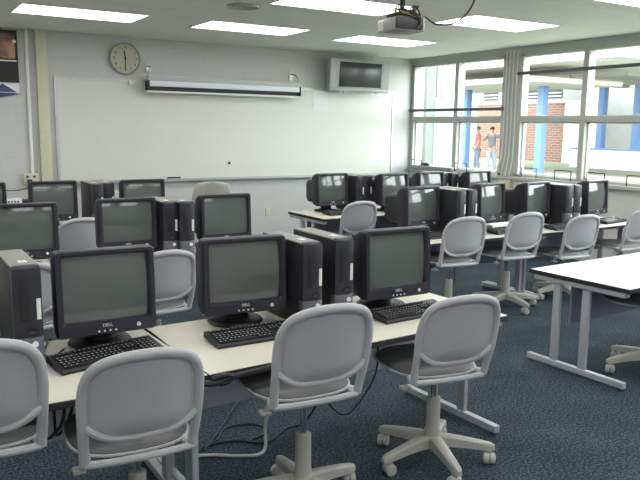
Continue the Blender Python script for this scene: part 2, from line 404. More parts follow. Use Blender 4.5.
# small shelf table with router at the far left
st = empty('side_table', (.75, 9.15, 0), 0, 'small pale table against the front wall under the outlet, far left', 'table')
MB().box(-.75, .76, -.25, .25, .64, .675, .004).build('tabletop', M['laminate'], st)
for sx in (-.68, .68):
    for sy in (-.2, .2): MB().box(sx-.018, sx+.018, sy-.018, sy+.018, 0, .64).build('leg', M['tleg'], st)
rt = empty('network_router', (1.30, 9.22, .675), 0, 'small white network box with dark ports on the far left side table', 'router')
MB().box(-.11, .11, -.07, .07, 0, .075, .006).build('case', M['button'], rt)
for k in range(5): MB().box(-.085+k*.035, -.065+k*.035, -.073, -.068, .03, .05).build('port', M['ink'], rt)
q = MB().box(1.43, 1.52, 9.12, 9.3, .675, .73, .01).build('power_adapter', M['black']); tag(q, 'black power adapter right of the white network box', 'power adapter')

# ------------------------------------------------------------------ ceiling
lamp_xy = [(1.24, 7.45), (3.15, 7.40), (5.12, 7.45), (3.15, 5.43), (5.13, 5.45), (5.25, 3.60), (1.24, 5.43), (3.15, 3.5), (1.24, 3.5),
           (1.24, 1.5), (3.15, 1.5), (5.2, 1.5), (-.7, 7.45), (-.7, 5.43), (-.7, 3.5), (-.7, 1.5), (1.24, -.5), (3.15, -.5), (5.2, -.5), (-.7, -.5), (1.24, -2.4), (3.15, -2.4), (-.7, -2.4)]
lamp_lb = ['ceiling light panel at the top left above the clock', 'ceiling light panel above the left half of the projection screen', 'ceiling light panel just in front of the television',
           'ceiling light panel at the top edge, left of the projector', 'ceiling light panel behind the hanging projector cable', 'ceiling light panel cut by the top right corner'] + ['ceiling light panel out of view']*17
l0 = None
for (x, y), lb in zip(lamp_xy, lamp_lb):
    if l0 is None:
        l0 = empty('ceiling_light', (0, 0, HC), 0, 'x', 'ceiling light', 'ceiling light panels')
        q = MB(); q.box(-.02, 1.24, -.02, .0, -.006, 0); q.box(-.02, 1.24, .62, .64, -.006, 0); q.box(-.02, 0, 0, .62, -.006, 0); q.box(1.22, 1.24, 0, .62, -.006, 0)
        q.build('frame', M['white'], l0)
        MB().box(0, 1.22, 0, .62, -.004, 0).build('diffuser', M['lamp'], l0, smooth=False)
        o = l0
    else: o = copy_tree(l0)
    o.location = (x, y, HC); o['label'] = lb
vt = empty('ceiling_vent', (3.0, 6.32, HC), 0, 'round slotted air vent in the ceiling above the projection screen', 'vent')
for r0 in (.04, .08, .12):
    MB().lathe([(r0, -.001), (r0+.025, -.02), (r0+.03, -.02), (r0+.03, -.001)]).build('ring', M['frame'], vt)
# projector
pj = empty('projector', (3.60, 4.66, 2.45), R(-8), 'white and black ceiling projector hanging from a dark pole', 'projector')
pj.scale = (.88, .88, 1)
MB().box(-.145, .145, -.17, .19, -.055, .055, .018).build('body', M['silver'], pj)
MB().box(-.147, .147, .06, .2, -.058, .058, .03).build('front_shell', M['white'], pj)
MB().box(-.146, .12, -.178, -.13, -.045, .05, .012).build('rear_panel', M['black'], pj)
MB().cyl((-.06, .19, 0), .04, .025, 20, 'y').build('lens', M['black'], pj)
q = MB()
for k in range(6): q.box(.143, .149, -.1+k*.025, -.088+k*.025, -.03, .03)
q.build('side_vent', M['black'], pj)
q = MB(); q.box(-.12, .12, -.10, .10, .075, .088, .003)
for a, b in ((-.1, -.08), (.1, -.08), (-.1, .08), (.1, .08)): q.cyl((a, b, .05), .008, .035, 8)
q.build('mount_plate', M['black'], pj)
MB().cyl((0, 0, .085), .024, HC-2.45-.085, 16).build('pole', M['black'], pj)
for k in range(7):
    a = random.random()*6; x0, y0 = random.uniform(-.1, .1), random.uniform(-.14, .05)
    MB().tube(smooth_path([(x0, y0, .06), (x0+.06*math.cos(a), y0-.05, .13), (x0-.03, y0-.10, .10), (.08, -.19, .03), (.05, -.185, -.03)]), .006, 6).build('cable', M['cablek'] if k else mat('yellow_cable', (.45, .33, .06), .5), pj)
q = MB().tube(smooth_path([(3.70, 4.50, 2.47), (3.80, 4.62, 2.53), (3.92, 4.68, 2.51), (4.03, 4.72, 2.50), (4.25, 4.76, 2.54), (4.42, 4.79, 2.65), (4.5, 4.8, HC)]), .007, 8).build('projector_cable', M['cablek']); tag(q, 'black cable looping from the projector up to the ceiling', 'cable')

# ------------------------------------------------------------------ tables
ZT = .675
def make_table(L, D, topm, panelm, name='computer_table', posts=(.27, .51)):
    r = empty(name)
    MB().box(0, L, 0, D, ZT-.028, ZT, .002).build('tabletop', topm, r)
    q = MB(); q.box(-.004, L+.004, -.005, .0, ZT-.03, ZT-.002, .002); q.box(-.004, L+.004, D, D+.005, ZT-.03, ZT-.002, .002); q.box(-.005, 0, 0, D, ZT-.03, ZT-.002); q.box(L, L+.005, 0, D, ZT-.03, ZT-.002)
    q.build('edge_band', M['edge'], r)
    for x in (.03, L-.03):
        lg = MB(); lg.box(x-.028, x+.028, .03, D-.03, ZT-.065, ZT-.03, .004)
        for yy in posts: lg.box(x-.014, x+.014, yy-.028, yy+.028, .055, ZT-.06, .004)
        lg.box(x-.02, x+.02, .0, D-.0, .02, .06, .006)
        lo = lg.build('leg_frame', M['tleg'], r)
        for yy in (.03, D-.03): MB().cyl((x, yy, 0), .015, .022, 12).build('foot_glide', M['chrome'], lo)
    MB().box(.08, L-.08, D-.30, D-.285, .33, ZT-.03).build('modesty_panel', panelm, r)
    return r
def table(x, y, rz, L, D, topm, panelm, label, group, name='computer_table', posts=(.27, .51)):
    t = make_table(L, D, topm, panelm, name, posts); t.location = (x, y, 0); t.rotation_euler = (0, 0, rz)
    return tag(t, label, 'table', group)
GT = 'computer tables in rows'
table(-.79, 2.53, 0, 1.83, .76, M['laminate'], M['modesty2'], 'cream computer table in the nearest row at lower left, under the leftmost screens', GT, posts=(.09, .42))
table(1.05, 2.53, R(2.6), 1.73, .76, M['laminate'], M['modesty2'], 'cream computer table in the nearest row, right of the seam with black cord', GT)
table(-.85, 4.62, 0, 1.83, .76, M['laminate'], M['modesty'], 'cream computer table in the second left row behind the nearest left screen', GT)
table(.99, 4.62, 0, 1.78, .76, M['laminate'], M['modesty'], 'cream computer table in the second left row, nearer the aisle', GT)
table(-1.0, 6.45, 0, 1.83, .76, M['laminate'], M['modesty'], 'cream computer table in the back left row at the picture edge', GT)
table(.84, 6.45, 0, 1.80, .76, M['laminate'], M['modesty'], 'cream computer table in the back left row in front of the clock', GT)
table(3.66, 4.62, 0, 1.70, .76, M['laminate'], M['modesty'], 'cream computer table in the right middle row, nearer the aisle', GT)
table(5.37, 4.62, R(1.5), 1.62, .76, M['laminate'], M['modesty'], 'cream computer table in the right middle row, next to the windows', GT)
table(4.0, 6.43, 0, 1.65, .78, M['laminate'], M['modesty'], 'cream computer table in the back right row with its left end free', GT)
table(5.66, 6.43, 0, 1.65, .76, M['laminate'], M['modesty'], 'cream computer table in the back right row below the windows', GT)
table(3.915, 2.68, R(2.5), 1.83, .77, M['whitelam'], M['modesty'], 'empty bright white table on grey steel legs at the right', 'white table', 'folding_table', posts=(.32, .55))
bpy.data.objects['folding_table'].name = 'training_table'

# ------------------------------------------------------------------ monitors
def make_monitor():
    r = empty('crt_monitor')
    W, Hh, z0 = .425, .372, .072; zc = z0+Hh/2
    inner_w, inner_h, icz = .360, .284, z0+.060+.142
    # bezel: outer shell front to back and sloping recess
    def L(w, h, rad, y, cz): return rrect(w, h, rad, 5, 0, cz, y)
    q = MB()
    q.loft([L(W-.004, Hh-.004, .02, .075, zc), L(W, Hh, .02, .06, zc), L(W, Hh, .02, .012, zc), L(W-.012, Hh-.012, .018, 0, zc), L(inner_w+.02, inner_h+.02, .014, .0, icz), L(inner_w, inner_h, .012, .014, icz), L(inner_w, inner_h, .012, .03, icz)], caps=False)
    q.build('bezel', M['charcoal'], r)
    # curved glass
    q = MB(); N = 10; V = []
    for j in range(N+1):
        row = []
        for i in range(N+1):
            u, v = i/N*2-1, j/N*2-1
            row.append(q.bm.verts.new((u*inner_w/2, .012+.008*(u*u)+.010*v*v, icz+v*inner_h/2)))
        V.append(row)
    for j in range(N):
        for i in range(N): q._f([V[j][i], V[j][i+1], V[j+1][i+1], V[j+1][i]])
    q.build('screen', M['crt'], r)
    # housing
    q = MB()
    q.loft([L(W-.006, Hh-.006, .02, .065, zc), L(W-.02, Hh-.03, .03, .14, zc-.004), L(.30, .275, .04, .21, zc-.015), L(.285, .26, .04, .36, zc-.02), L(.25, .22, .04, .40, zc-.02)])
    q.build('housing', M['charcoal2'], r)
    piv = Matrix.Translation((0, .15, .07)) @ Matrix.Rotation(R(-3), 4, 'X') @ Matrix.Translation((0, -.15, -.07))
    for o_ in [k for k in bpy.data.objects if k.parent == r]: o_.data.transform(piv)
    # stand
    q = MB(); q.lathe([(.135, 0), (.14, .006), (.13, .018), (.07, .026), (.06, .045), (.075, .075)], (0, .17, 0), 28)
    q.build('stand', M['charcoal2'], r)
    old = set(bpy.data.objects)
    pb = MB().cyl((.13, .001, z0+.03), .009, -.005, 14, 'y').build('power_button', M['button'], r)
    for k in range(4): MB().cyl((-.042+k*.024, .001, z0+.018), .0045, -.004, 10, 'y').build('control_button', M['button'], r)
    text_obj('badge', 'DELL', .019, M['button'], r, (-.005, -.0008, z0+.042), (PI/2, 0, 0))
    for o_ in set(bpy.data.objects)-old: o_.matrix_basis = piv @ o_.matrix_basis
    return r
mon0 = None
GM = 'CRT monitors on the computer tables'
def monitor(x, y, rz, label, s=1.):
    global mon0
    if mon0 is None: mon0 = make_monitor(); o = mon0
    else: o = copy_tree(mon0)
    o.location = (x, y, ZT); o.rotation_euler = (0, 0, rz); o.scale = (s,)*3
    tag(o, label, 'monitor', GM)
monitor(.785, 3.0, R(-1), 'black CRT monitor in the nearest row, leftmost of its three screens')
monitor(1.455, 3.03, R(-5), 'black CRT monitor in the nearest row, between two keyboards and left of the paired towers')
monitor(2.305, 2.93, R(-1), 'black CRT monitor in the nearest row, right of the two tall computer towers')
monitor(.78, 4.98, 0, 'black CRT monitor cut by the left picture edge above the nearest tower')
monitor(1.485, 5.04, 0, 'black CRT monitor in the second left row directly left of two towers')
monitor(2.265, 5.06, 0, 'black CRT monitor in the second left row in front of the tall pale chair')
monitor(1.335, 6.85, 0, 'black CRT monitor in the back left row below the cream column')
monitor(2.15, 6.75, 0, 'black CRT monitor in the back left row under the whiteboard tray, right of two towers')
monitor(.72, 6.85, 0, 'black CRT monitor in the back left row, only its right edge in view')
monitor(4.41, 6.88, R(1), 'black CRT monitor at the free left end of the back right table row')
monitor(5.11, 6.62, R(6), 'black CRT monitor in the back right row under the corner of the room')
monitor(5.73, 6.70, R(5), 'black CRT monitor with bluish reflections in the back right row below the left window')
monitor(6.47, 6.64, R(6), 'black CRT monitor in the back right row nearest the window post')
monitor(4.21, 5.02, R(6), 'black CRT monitor in the right middle row, leftmost, beside two towers')
monitor(5.12, 5.06, R(11), 'black CRT monitor in the right middle row with a bright window reflection')
monitor(5.69, 4.99, R(9), 'black CRT monitor in the right middle row, third from left')
monitor(6.54, 4.93, R(9), 'black CRT monitor in the right middle row, last before the windows')

# ------------------------------------------------------------------ computer towers
def make_tower():
    r = empty('computer_tower')
    W, D, H = .108, .43, .42
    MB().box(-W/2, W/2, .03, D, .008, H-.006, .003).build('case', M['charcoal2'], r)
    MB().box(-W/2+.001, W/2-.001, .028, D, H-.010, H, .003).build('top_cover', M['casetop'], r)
    # curved front bezel
    def sec(z, w, d): return [(-w/2, .035, z), (-w/2, -d*.2, z), (-w*.32, -d*.8, z), (0, -d, z), (w*.32, -d*.8, z), (w/2, -d*.2, z), (w/2, .035, z)]
    MB().loft([sec(.135, W, .012), sec(.30, W, .013), sec(H-.03, W, .013), sec(H-.008, W-.004, .008), sec(H+.001, W-.02, -.01)]).build('front_bezel', M['charcoal'], r)
    MB().loft([sec(.004, W-.004, .020), sec(.06, W, .022), sec(.115, W, .022), sec(.133, W, .014)]).build('lower_grille', M['grille'], r)
    MB().box(-.032, .004, -.0135, -.008, .20, .375, .002).build('drive_bay', M['black'], r)
    MB().cyl((.012, -.010, .155), .021, -.006, 20, 'y').build('badge_disc', M['black'], r)
    text_obj('badge', 'DELL', .014, M['grille'], r, (.012, -.0172, .155), (PI/2, 0, 0))
    MB().cyl((.018, -.016, .108), .012, -.010, 16, 'y').build('power_button', M['button'], r)
    MB().box(.031, .047, -.0125, -.006, .205, .29).build('label_sticker', M['sticker'], r)
    MB().box(-.012, .022, .09, .14, H, H+.001).build('asset_sticker', M['sticker'], r)
    for sx in (-1, 1): MB().box(sx*.038-.008, sx*.038+.008, .05, D-.04, 0, .01).build('foot', M['black'], r)
    return r
tw0 = None
GW = 'computer towers beside the monitors'
def tower(x, y, rz, label):
    global tw0
    if tw0 is None: tw0 = make_tower(); o = tw0
    else: o = copy_tree(tw0)
    o.location = (x, y, ZT); o.rotation_euler = (0, 0, rz); tag(o, label, 'computer', GW)
tower(.452, 2.93, 0, 'black computer tower at the left picture edge, nearest row')
tower(1.755, 2.92, 0, 'black computer tower in the nearest row directly right of a monitor, shorter-looking of the pair')
tower(1.965, 2.96, 0, 'black computer tower in the nearest row directly left of the right-hand monitor')
tower(1.775, 4.98, 0, 'black computer tower in the second left row, left of its pair')
tower(1.885, 4.93, 0, 'black computer tower in the second left row, right of its pair')
tower(1.715, 6.80, 0, 'black computer tower in the back left row, left of its pair')
tower(1.835, 6.86, 0, 'black computer tower in the back left row, right of its pair')
tower(4.715, 6.80, 0, 'black computer tower in the back right row, touching the first monitor from the left')
tower(4.828, 6.80, 0, 'black computer tower in the back right row, left of the monitor under the room corner')
tower(6.06, 6.86, 0, 'black computer tower in the back right row below the window mullion, left of its pair')
tower(6.19, 6.82, 0, 'black computer tower in the back right row below the window mullion, right of its pair')
tower(4.50, 4.86, 0, 'black computer tower in the right middle row, left of the pair beside the first monitor')
tower(4.64, 4.86, 0, 'black computer tower in the right middle row, right of the pair beside the first monitor')
tower(5.965, 4.85, 0, 'black computer tower in the right middle row, left of the pair nearest the window')
tower(6.09, 4.85, 0, 'black computer tower in the right middle row, right of the pair nearest the window')

# ------------------------------------------------------------------ keyboards
def make_keyboard():
    r = empty('keyboard')
    W, D = .46, .165
    def sec(x): return [(x, 0, 0), (x, -.0, .012), (x, .006, .018), (x, D-.01, .030), (x, D, .026), (x, D, 0)]
    MB().loft([sec(-W/2), sec(-W/2+.004), sec(W/2-.004), sec(W/2)]).build('keyboard_case', M['key'], r)
    q = MB(); q2 = MB(); q3 = MB(); xs = -.215
    def key(x, y, w, leg=True, q=q):
        z = .018+(y/D)*.012
        q.mi = 0; q.box(x+.001, x+w-.001, y, y+.0165, z, z+.008)
        if leg: q.mi = 1; q.box(x+.004, x+.0095, y+.008, y+.0135, z+.008, z+.0084)
    for row in range(5):
        y = .014+row*.0195
        n = 15 if row != 0 else 0
        for k in range(15):
            if row == 0:
                if k in (0, 1, 2): key(xs+k*.0245, y, .024)
                if k == 3: key(xs+3*.0245, y, .115, False)
                if k in (11, 12, 13): key(xs+.19+(k-11)*.0245+.005, y, .024)
            elif k < 14: key(xs+k*.0193+(.003 if row % 2 else 0), y, .0185)
        for k in range(3):
            if row in (3, 4) or (row == 0) or (row == 1 and k == 1): key(.066+k*.0193, y, .0185, q=q2)
        for k in range(4): key(.134+k*.0193, y, .0185, q=q3)
    for k in range(13): key(xs+k*.0205+(k//4)*.004, .125, .0185)
    for k in range(3): key(.066+k*.0193, .125, .0185, q=q2)
    for k in range(3):
        q3.mi = 1; q3.box(.145+k*.02, .150+k*.02, .13, .134, .0265, .0290)
    q.build('letter_keys', [M['key'], M['legend']], r, smooth=False)
    q2.build('arrow_keys', [M['key'], M['legend']], r, smooth=False)
    q3.build('number_pad', [M['key'], M['legend']], r, smooth=False)
    for sx in (-.18, .18): MB().box(sx-.015, sx+.015, D-.02, D-.012, -.0125, .004).build('foot', M['key'], r)
    return r
kb0 = None
def keyboard(x, y, rz, label):
    global kb0
    if kb0 is None: kb0 = make_keyboard(); o = kb0
    else: o = copy_tree(kb0)
    o.location = (x, y, ZT); o.rotation_euler = (R(5), 0, rz); tag(o, label, 'keyboard', 'black keyboards in front of the monitors')
keyboard(.77, 2.835, R(11), 'black keyboard in the nearest row, leftmost, in front of the left monitor')
keyboard(1.435, 2.805, R(0), 'black keyboard in the nearest row right of the table seam')
keyboard(2.33, 2.78, R(3), 'black keyboard at the right end of the nearest table row')
keyboard(4.25, 4.80, R(2), 'black keyboard below the first monitor of the right middle row')
keyboard(5.08, 4.74, R(4), 'black keyboard beside a white paper in the right middle row')
keyboard(5.80, 4.66, R(2), 'black keyboard in the right middle row, third from left')
keyboard(6.68, 4.78, R(10), 'black keyboard at the window end of the right middle row')
keyboard(4.42, 6.62, R(2), 'black keyboard on the free left end of the back right row')
keyboard(5.15, 6.45, R(2), 'black keyboard under the corner monitor in the back right row')
keyboard(1.33, 6.55, R(2), 'black keyboard in the back left row below the cream column')
q = MB().box(-.11, .11, -.14, .14, 0, .003).build('paper_sheet', M['paper']); q.location = (5.22, 4.97-.02, ZT); q.rotation_euler = (0, 0, R(20)); q.location = (4.98, 4.93, ZT)
tag(q, 'white paper lying behind a keyboard in the right middle row', 'paper')

# ------------------------------------------------------------------ chairs
def make_chair():
    r = empty('swivel_chair')
    P = {}
    def yb(x, z):
        s = max(0., min(1., (z-.46)/.12)); s = s*s*(3-2*s)
        return -.205 - .050*(1-(x/.222)**2)*s - (z-.43)*.20
    half = [(.190, .425), (.194, .48), (.198, .54), (.201, .60), (.203, .66), (.200, .715), (.189, .76), (.167, .795), (.135, .816), (.095, .829), (.05, .837), (0, .839)]
    path = half + [(-a, b) for a, b in half[-2::-1]]
    path = [(p.x, p.y) for p in smooth_path([(a, b, 0) for a, b in path], 2)]
    # outer frame: flattened tube
    q = MB(); q.tube([(x, yb(x, z), z) for x, z in path], .019, 10, ry=.013, up=(0, 1, 0)); q.build('back_frame', M['shell'], r)
    def ztop(x):
        ax = abs(x)
        for (a, b), (c, d) in zip(half[::-1], half[::-1][1:]):
            if a <= ax <= c: return b+(d-b)*(ax-a)/(c-a)
            if c >= .2025: break
        return .70
    def zbot(x): return .514+.072*(abs(x)/.198)**3.2
    q = MB(); N, K = 24, 12; A, B = [], []
    for i in range(N+1):
        x = -.196+.392*i/N; a, b = zbot(x), ztop(x)-.004; ra, rb = [], []
        if b < a: b = a+.01
        for k in range(K+1):
            z = a+(b-a)*k/K
            ra.append(q.bm.verts.new((x, yb(x, z)+.004, z))); rb.append(q.bm.verts.new((x, yb(x, z)+.012, z)))
        A.append(ra); B.append(rb)
    for i in range(N):
        for k in range(K):
            q._f([A[i][k], A[i+1][k], A[i+1][k+1], A[i][k+1]]); q._f([B[i][k], B[i][k+1], B[i+1][k+1], B[i+1][k]])
    q.build('back_panel', M['shellpanel'], r)
    xs = [-.197+.394*i/22 for i in range(23)]
    q = MB(); q.tube([(x, yb(x, zbot(x))-.001, zbot(x)) for x in xs], .013, 8, ry=.010, up=(0, 1, 0)); q.build('lower_rim', M['shell'], r)
    # rear crossbar and under-seat bracket
    q = MB(); q.tube(smooth_path([(-.190, -.205, .425), (-.10, -.217, .424), (0, -.220, .424), (.10, -.217, .424), (.190, -.205, .425)], 4), .014, 8, ry=.014, up=(0, 0, 1))
    q.tube([(0, -.22, .42), (0, -.1, .405), (0, .09, .40)], .03, 8, ry=.012, up=(0, 0, 1))
    for sx in (-1, 1): q.tube(smooth_path([(sx*.190, -.205, .432), (sx*.185, -.17, .43), (sx*.15, -.10, .43)], 3), .018, 8)
    q.build('seat_bracket', M['shell'], r)
    # seat
    q = MB(); c = .028
    q.loft([superell(.15, .16, 2.6, 44, 0, c, .412), superell(.21, .215, 2.8, 44, 0, c, .425), superell(.226, .235, 2.9, 44, 0, c, .436), superell(.226, .235, 2.9, 44, 0, c, .444)])
    q.build('seat_shell', M['shell'], r)
    q = MB(); q.loft([superell(.219, .228, 2.9, 44, 0, c, .442), superell(.219, .228, 2.9, 44, 0, c, .448), superell(.205, .214, 2.8, 44, 0, c, .460), superell(.15, .16, 2.6, 44, 0, c, .464), superell(.06, .06, 2.2, 44, 0, c, .460)])
    q.build('seat_cushion', M['seatpad'], r)
    q = MB(); q.tube([(-.05, -.06, .40), (-.15, -.10, .40), (-.19, -.13, .395)], .007, 8); q.box(-.225, -.18, -.17, -.125, .378, .394, .006); q.build('height_lever', M['base'], r)
    q = MB(); q.cyl((0, 0, .20), .0145, .205, 16); q.build('gas_piston', M['chrome'], r)
    for n in ('back_frame',): pass
    q = MB(); q.lathe([(.042, .10), (.042, .16), (.036, .18), (.034, .335), (.028, .34)], n=22); q.build('column_cover', M['base'], r)
    q = MB(); q.lathe([(.045, .085), (.055, .095), (.055, .125), (.045, .14)], n=22); q.build('base_hub', M['base'], r)
    for k in range(5):
        a = 2*PI*k/5; ca, sa = math.cos(a), math.sin(a)
        def pt(rr, t, z): return (rr*ca-t*sa, rr*sa+t*ca, z)
        q = MB()
        lps = []
        for rr, w, zb, zt_ in ((.03, .032, .085, .145), (.08, .031, .088, .142), (.16, .027, .084, .130), (.24, .023, .074, .115), (.29, .020, .066, .104), (.312, .012, .070, .094)):
            lps.append([pt(rr, -w, zb), pt(rr, w, zb), pt(rr, w*.95, zt_-.008), pt(rr, w*.55, zt_), pt(rr, -w*.55, zt_), pt(rr, -w*.95, zt_-.008)])
        q.loft(lps); q.build('leg', M['base'], r)
        q = MB(); c0 = Vector(pt(.285, 0, 0)); 
        q.cyl((c0.x, c0.y, .04), .008, .04, 10)
        ang = a+1.1+k*.9; d = Vector((math.cos(ang), math.sin(ang), 0)); nrm = Vector((-d.y, d.x, 0)); cc = c0+d*.014
        for sgn in (-1, 1):
            lp = []
            for off, rad in ((.002, .022), (.003, .029), (.020, .030), (.028, .026), (.031, .012)):
                cen = cc+nrm*(sgn*off)+Vector((0, 0, .030)); lp.append([cen+d*(math.cos(2*PI*j/18)*rad)+Vector((0, 0, math.sin(2*PI*j/18)*rad)) for j in range(18)])
            q.loft(lp)
        q.box(-.012, .012, -.012, .012, .035, .058, .003, Matrix.Translation(cc))
        q.build('caster', M['caster'], r)
    return r
ch0 = None
UP = {'back_frame', 'back_panel', 'lower_rim', 'seat_bracket', 'seat_shell', 'seat_cushion', 'height_lever', 'gas_piston'}
GC = 'grey swivel chairs at the tables'
def chair(x, y, rz, dz, phase, label, group=GC):
    """x, y: the base hub"""
    global ch0
    if ch0 is None: ch0 = make_chair(); o = ch0
    else: o = copy_tree(ch0)
    for c in [q for q in bpy.data.objects if q.parent == o]:
        if c.name.split('.')[0] in UP: c.location = (-.025, .035, dz+.012) if 'piston' not in c.name else (0, 0, dz); c.rotation_euler = (0, 0, 0)
        else: c.location = (0, 0, 0); c.rotation_euler = (0, 0, phase-rz)
    o.location = (x+.032, y, 0); o.rotation_euler = (0, 0, rz); tag(o, label, 'chair', group)
def chair_back(bx, by, rz, dz, phase, label):
    # hub from the back's position: the back sits .24 behind the hub
    chair(bx-math.sin(rz)*.22, by+math.cos(rz)*.22, rz, dz, phase, label)
chair_back(.195, 2.42, R(-8), .125, R(20), 'grey swivel chair cut by the left picture edge, nearest row')
chair_back(.705, 2.32, R(-4), .045, R(40), 'grey swivel chair in the nearest row, second from left, back filling the lower left')
chair_back(1.43, 2.30, R(-4), .115, R(10), 'grey swivel chair set higher with shiny piston, in front of the paired towers')
chair_back(2.185, 2.35, R(-9), .055, R(38), 'grey swivel chair at the right end of the nearest row, whole star base in view')
chair_back(.63, 4.35, R(0), .0, R(15), 'grey swivel chair in the second left row, mostly hidden behind the nearest left monitor')
chair_back(1.50, 4.36, R(4), .0, R(15), 'grey swivel chair seen between the two nearest left monitors')
chair_back(1.40, 6.20, R(8), .0, R(15), 'grey swivel chair in the back left row below the cream column')
chair_back(4.13, 4.42, R(-7), .065, R(50), 'grey swivel chair, leftmost at the right middle row')
chair_back(4.85, 4.42, R(-4), .065, R(-22), 'grey swivel chair at the right middle row, second from left with wide base in view')
chair_back(5.65, 4.44, R(-6), .0, R(30), 'grey swivel chair behind the left corner of the white table')
chair_back(6.50, 4.40, R(-4), .02, R(10), 'grey swivel chair at the right picture edge behind the white table')
chair_back(4.27, 6.18, R(-3), .02, R(12), 'grey swivel chair at the free left end of the back right row')
chair(4.42, 2.86, R(15), .05, R(157), 'grey swivel chair tucked under the white table at the right edge')

# taller pale chair behind the rows
tc = empty('teacher_chair', (3.34, 8.02, 0), R(-12), 'taller pale taupe chair with rounded back standing before the whiteboard', 'chair')
q = MB(); lps = []
def tb(w, z, y, n=20): return [(w*math.cos(PI*k/n), y-.05*math.sin(PI*k/n), z) for k in range(n+1)] + [(w*.92*math.cos(PI*(n-k)/n), y+.03-.05*math.sin(PI*(n-k)/n), z) for k in range(n+1)]
for w, z in ((.16, .50), (.21, .54), (.235, .62), (.24, .75), (.235, .86), (.215, .93), (.18, .975), (.12, .995), (.05, 1.0)): lps.append(tb(w, z, -.22-(z-.5)*.1))
q.loft(lps); q.build('backrest', M['greyback'], tc)
q = MB(); q.loft([superell(.2, .2, 2.8, 40, 0, .02, .43), superell(.24, .23, 3, 40, 0, .02, .45), superell(.24, .23, 3, 40, 0, .02, .48), superell(.2, .19, 2.8, 40, 0, .02, .50)]); q.build('seat', M['seatpad'], tc)
q = MB(); q.tube([(0, 0, .43), (0, -.2, .42), (0, -.27, .50), (0, -.27, .6)], .02, 8); q.build('back_support', M['base'], tc)
q = MB(); q.cyl((0, 0, .08), .03, .36, 16); q.build('column', M['base'], tc)
for k in range(5):
    a = 2*PI*k/5; q = MB(); q.tube([(0, 0, .11), (.15*math.cos(a), .15*math.sin(a), .10), (.29*math.cos(a), .29*math.sin(a), .075)], [.026, .022, .016], 8); q.build('leg', M['base'], tc)
    q = MB(); q.tube([(.29*math.cos(a)-.02*math.sin(a), .29*math.sin(a)+.02*math.cos(a), .027), (.29*math.cos(a)+.02*math.sin(a), .29*math.sin(a)-.02*math.cos(a), .027)], .027, 14); q.cyl((.29*math.cos(a), .29*math.sin(a), .03), .008, .04, 8); q.build('caster', M['caster'], tc)

# ------------------------------------------------------------------ cables
def cable(pts, r, m, label, name='power_cable', k=6):
    q = MB().tube(smooth_path(pts, k), r, 7).build(name, M[m]); return tag(q, label, 'cable')
cable([(1.20, 3.20, .01), (1.32, 3.15, .01), (1.42, 3.08, .01), (1.52, 3.04, .01), (1.57, 3.06, .03), (1.56, 3.04, .15), (1.55, 2.99, .30), (1.50, 2.97, .45), (1.48, 2.97, .62)], .0085, 'cablew', 'white cord running over the carpet and up behind the raised chair')
cable([(1.20, 3.16, .01), (1.32, 3.26, .008), (1.49, 3.25, .008), (1.62, 3.15, .008), (1.80, 3.25, .008), (1.88, 3.18, .06), (1.90, 3.05, .3), (1.88, 3.02, .64)], .006, 'cablek', 'black cord looping on the carpet right of the raised chair column')
cable([(1.26, 3.24, .008), (1.40, 3.30, .008), (1.51, 3.42, .008), (1.66, 3.40, .008), (1.70, 3.27, .008), (1.58, 3.22, .008)], .006, 'cablek', 'black cord coiled on the carpet behind the table seam')
cable([(1.30, 3.22, .010), (1.48, 3.42, .009), (1.62, 3.60, .009), (1.75, 3.75, .009)], .006, 'cablek', 'black cord stretching straight back over the carpet')
cable([(2.20, 2.985, .64), (2.20, 2.97, .49), (2.17, 2.95, .34), (2.06, 2.95, .20), (1.98, 2.95, .16), (1.89, 2.95, .23), (1.82, 2.96, .38), (1.80, 2.985, .64)], .005, 'cablek', 'black cord hanging in a loop between the two right chairs of the nearest row')
cable([(.56, 2.80, .64), (.55, 2.80, .56), (.53, 2.80, .47), (.47, 2.82, .42), (.44, 2.88, .5), (.42, 2.95, .64)], .007, 'cablek', 'dark cord hanging under the nearest left table')
cable([(.60, 2.80, .64), (.585, 2.80, .56), (.55, 2.80, .47), (.52, 2.84, .42), (.53, 2.92, .5), (.54, 2.97, .64)], .006, 'cablek', 'second dark cord hanging beside the first under the nearest left table')
cable([(.62, 3.12, ZT+.006), (.56, 3.02, ZT+.006), (.57, 2.95, ZT+.006), (.60, 2.955, ZT+.006), (.62, 2.96, ZT+.012)], .004, 'cablek', 'thin cord on the table left of the nearest left monitor')
cable([(.70, 3.5, ZT-.2), (.60, 3.31, ZT+.0), (.56, 3.20, ZT+.006), (.53, 3.10, ZT+.006), (.55, 3.0, ZT+.006)], .004, 'cablek', 'thin cord coming over the rear edge beside the leftmost tower')
cable([(4.0, 5.05, .3), (4.05, 4.95, .12), (4.15, 4.85, .06), (4.32, 4.80, .15), (4.42, 4.90, .35)], .006, 'cablek', 'black cord hanging behind the leftmost chair of the right middle row')
cable([(4.12, 5.0, .35), (4.2, 4.9, .15), (4.3, 4.85, .10), (4.45, 4.85, .25), (4.5, 4.95, .5)], .005, 'cablek', 'second black cord under the leftmost table of the right middle row')
cable([(4.40, 5.0, .011), (4.62, 5.1, .011), (4.9, 5.06, .011), (5.15, 5.10, .011), (5.4, 5.06, .011)], .009, 'cablew', 'white cord lying on the carpet under the right middle row')
# black cord bundle strapped on the table edge at the seam
q = MB(); q.tube(smooth_path([(.99, 2.505, .655), (1.06, 2.495, .648), (1.10, 2.50, .655), (1.16, 2.50, .66), (1.25, 2.50, .665), (1.33, 2.51, .668)], 5), .014, 8)
q.tube(smooth_path([(1.05, 2.50, .665), (1.09, 2.49, .675), (1.13, 2.495, .665), (1.12, 2.50, .645), (1.08, 2.495, .64)], 5), .011, 8)
tag(q.build('cord_bundle', M['black']), 'black cord bundle knotted on the table edge at the seam of the nearest tables', 'cable')
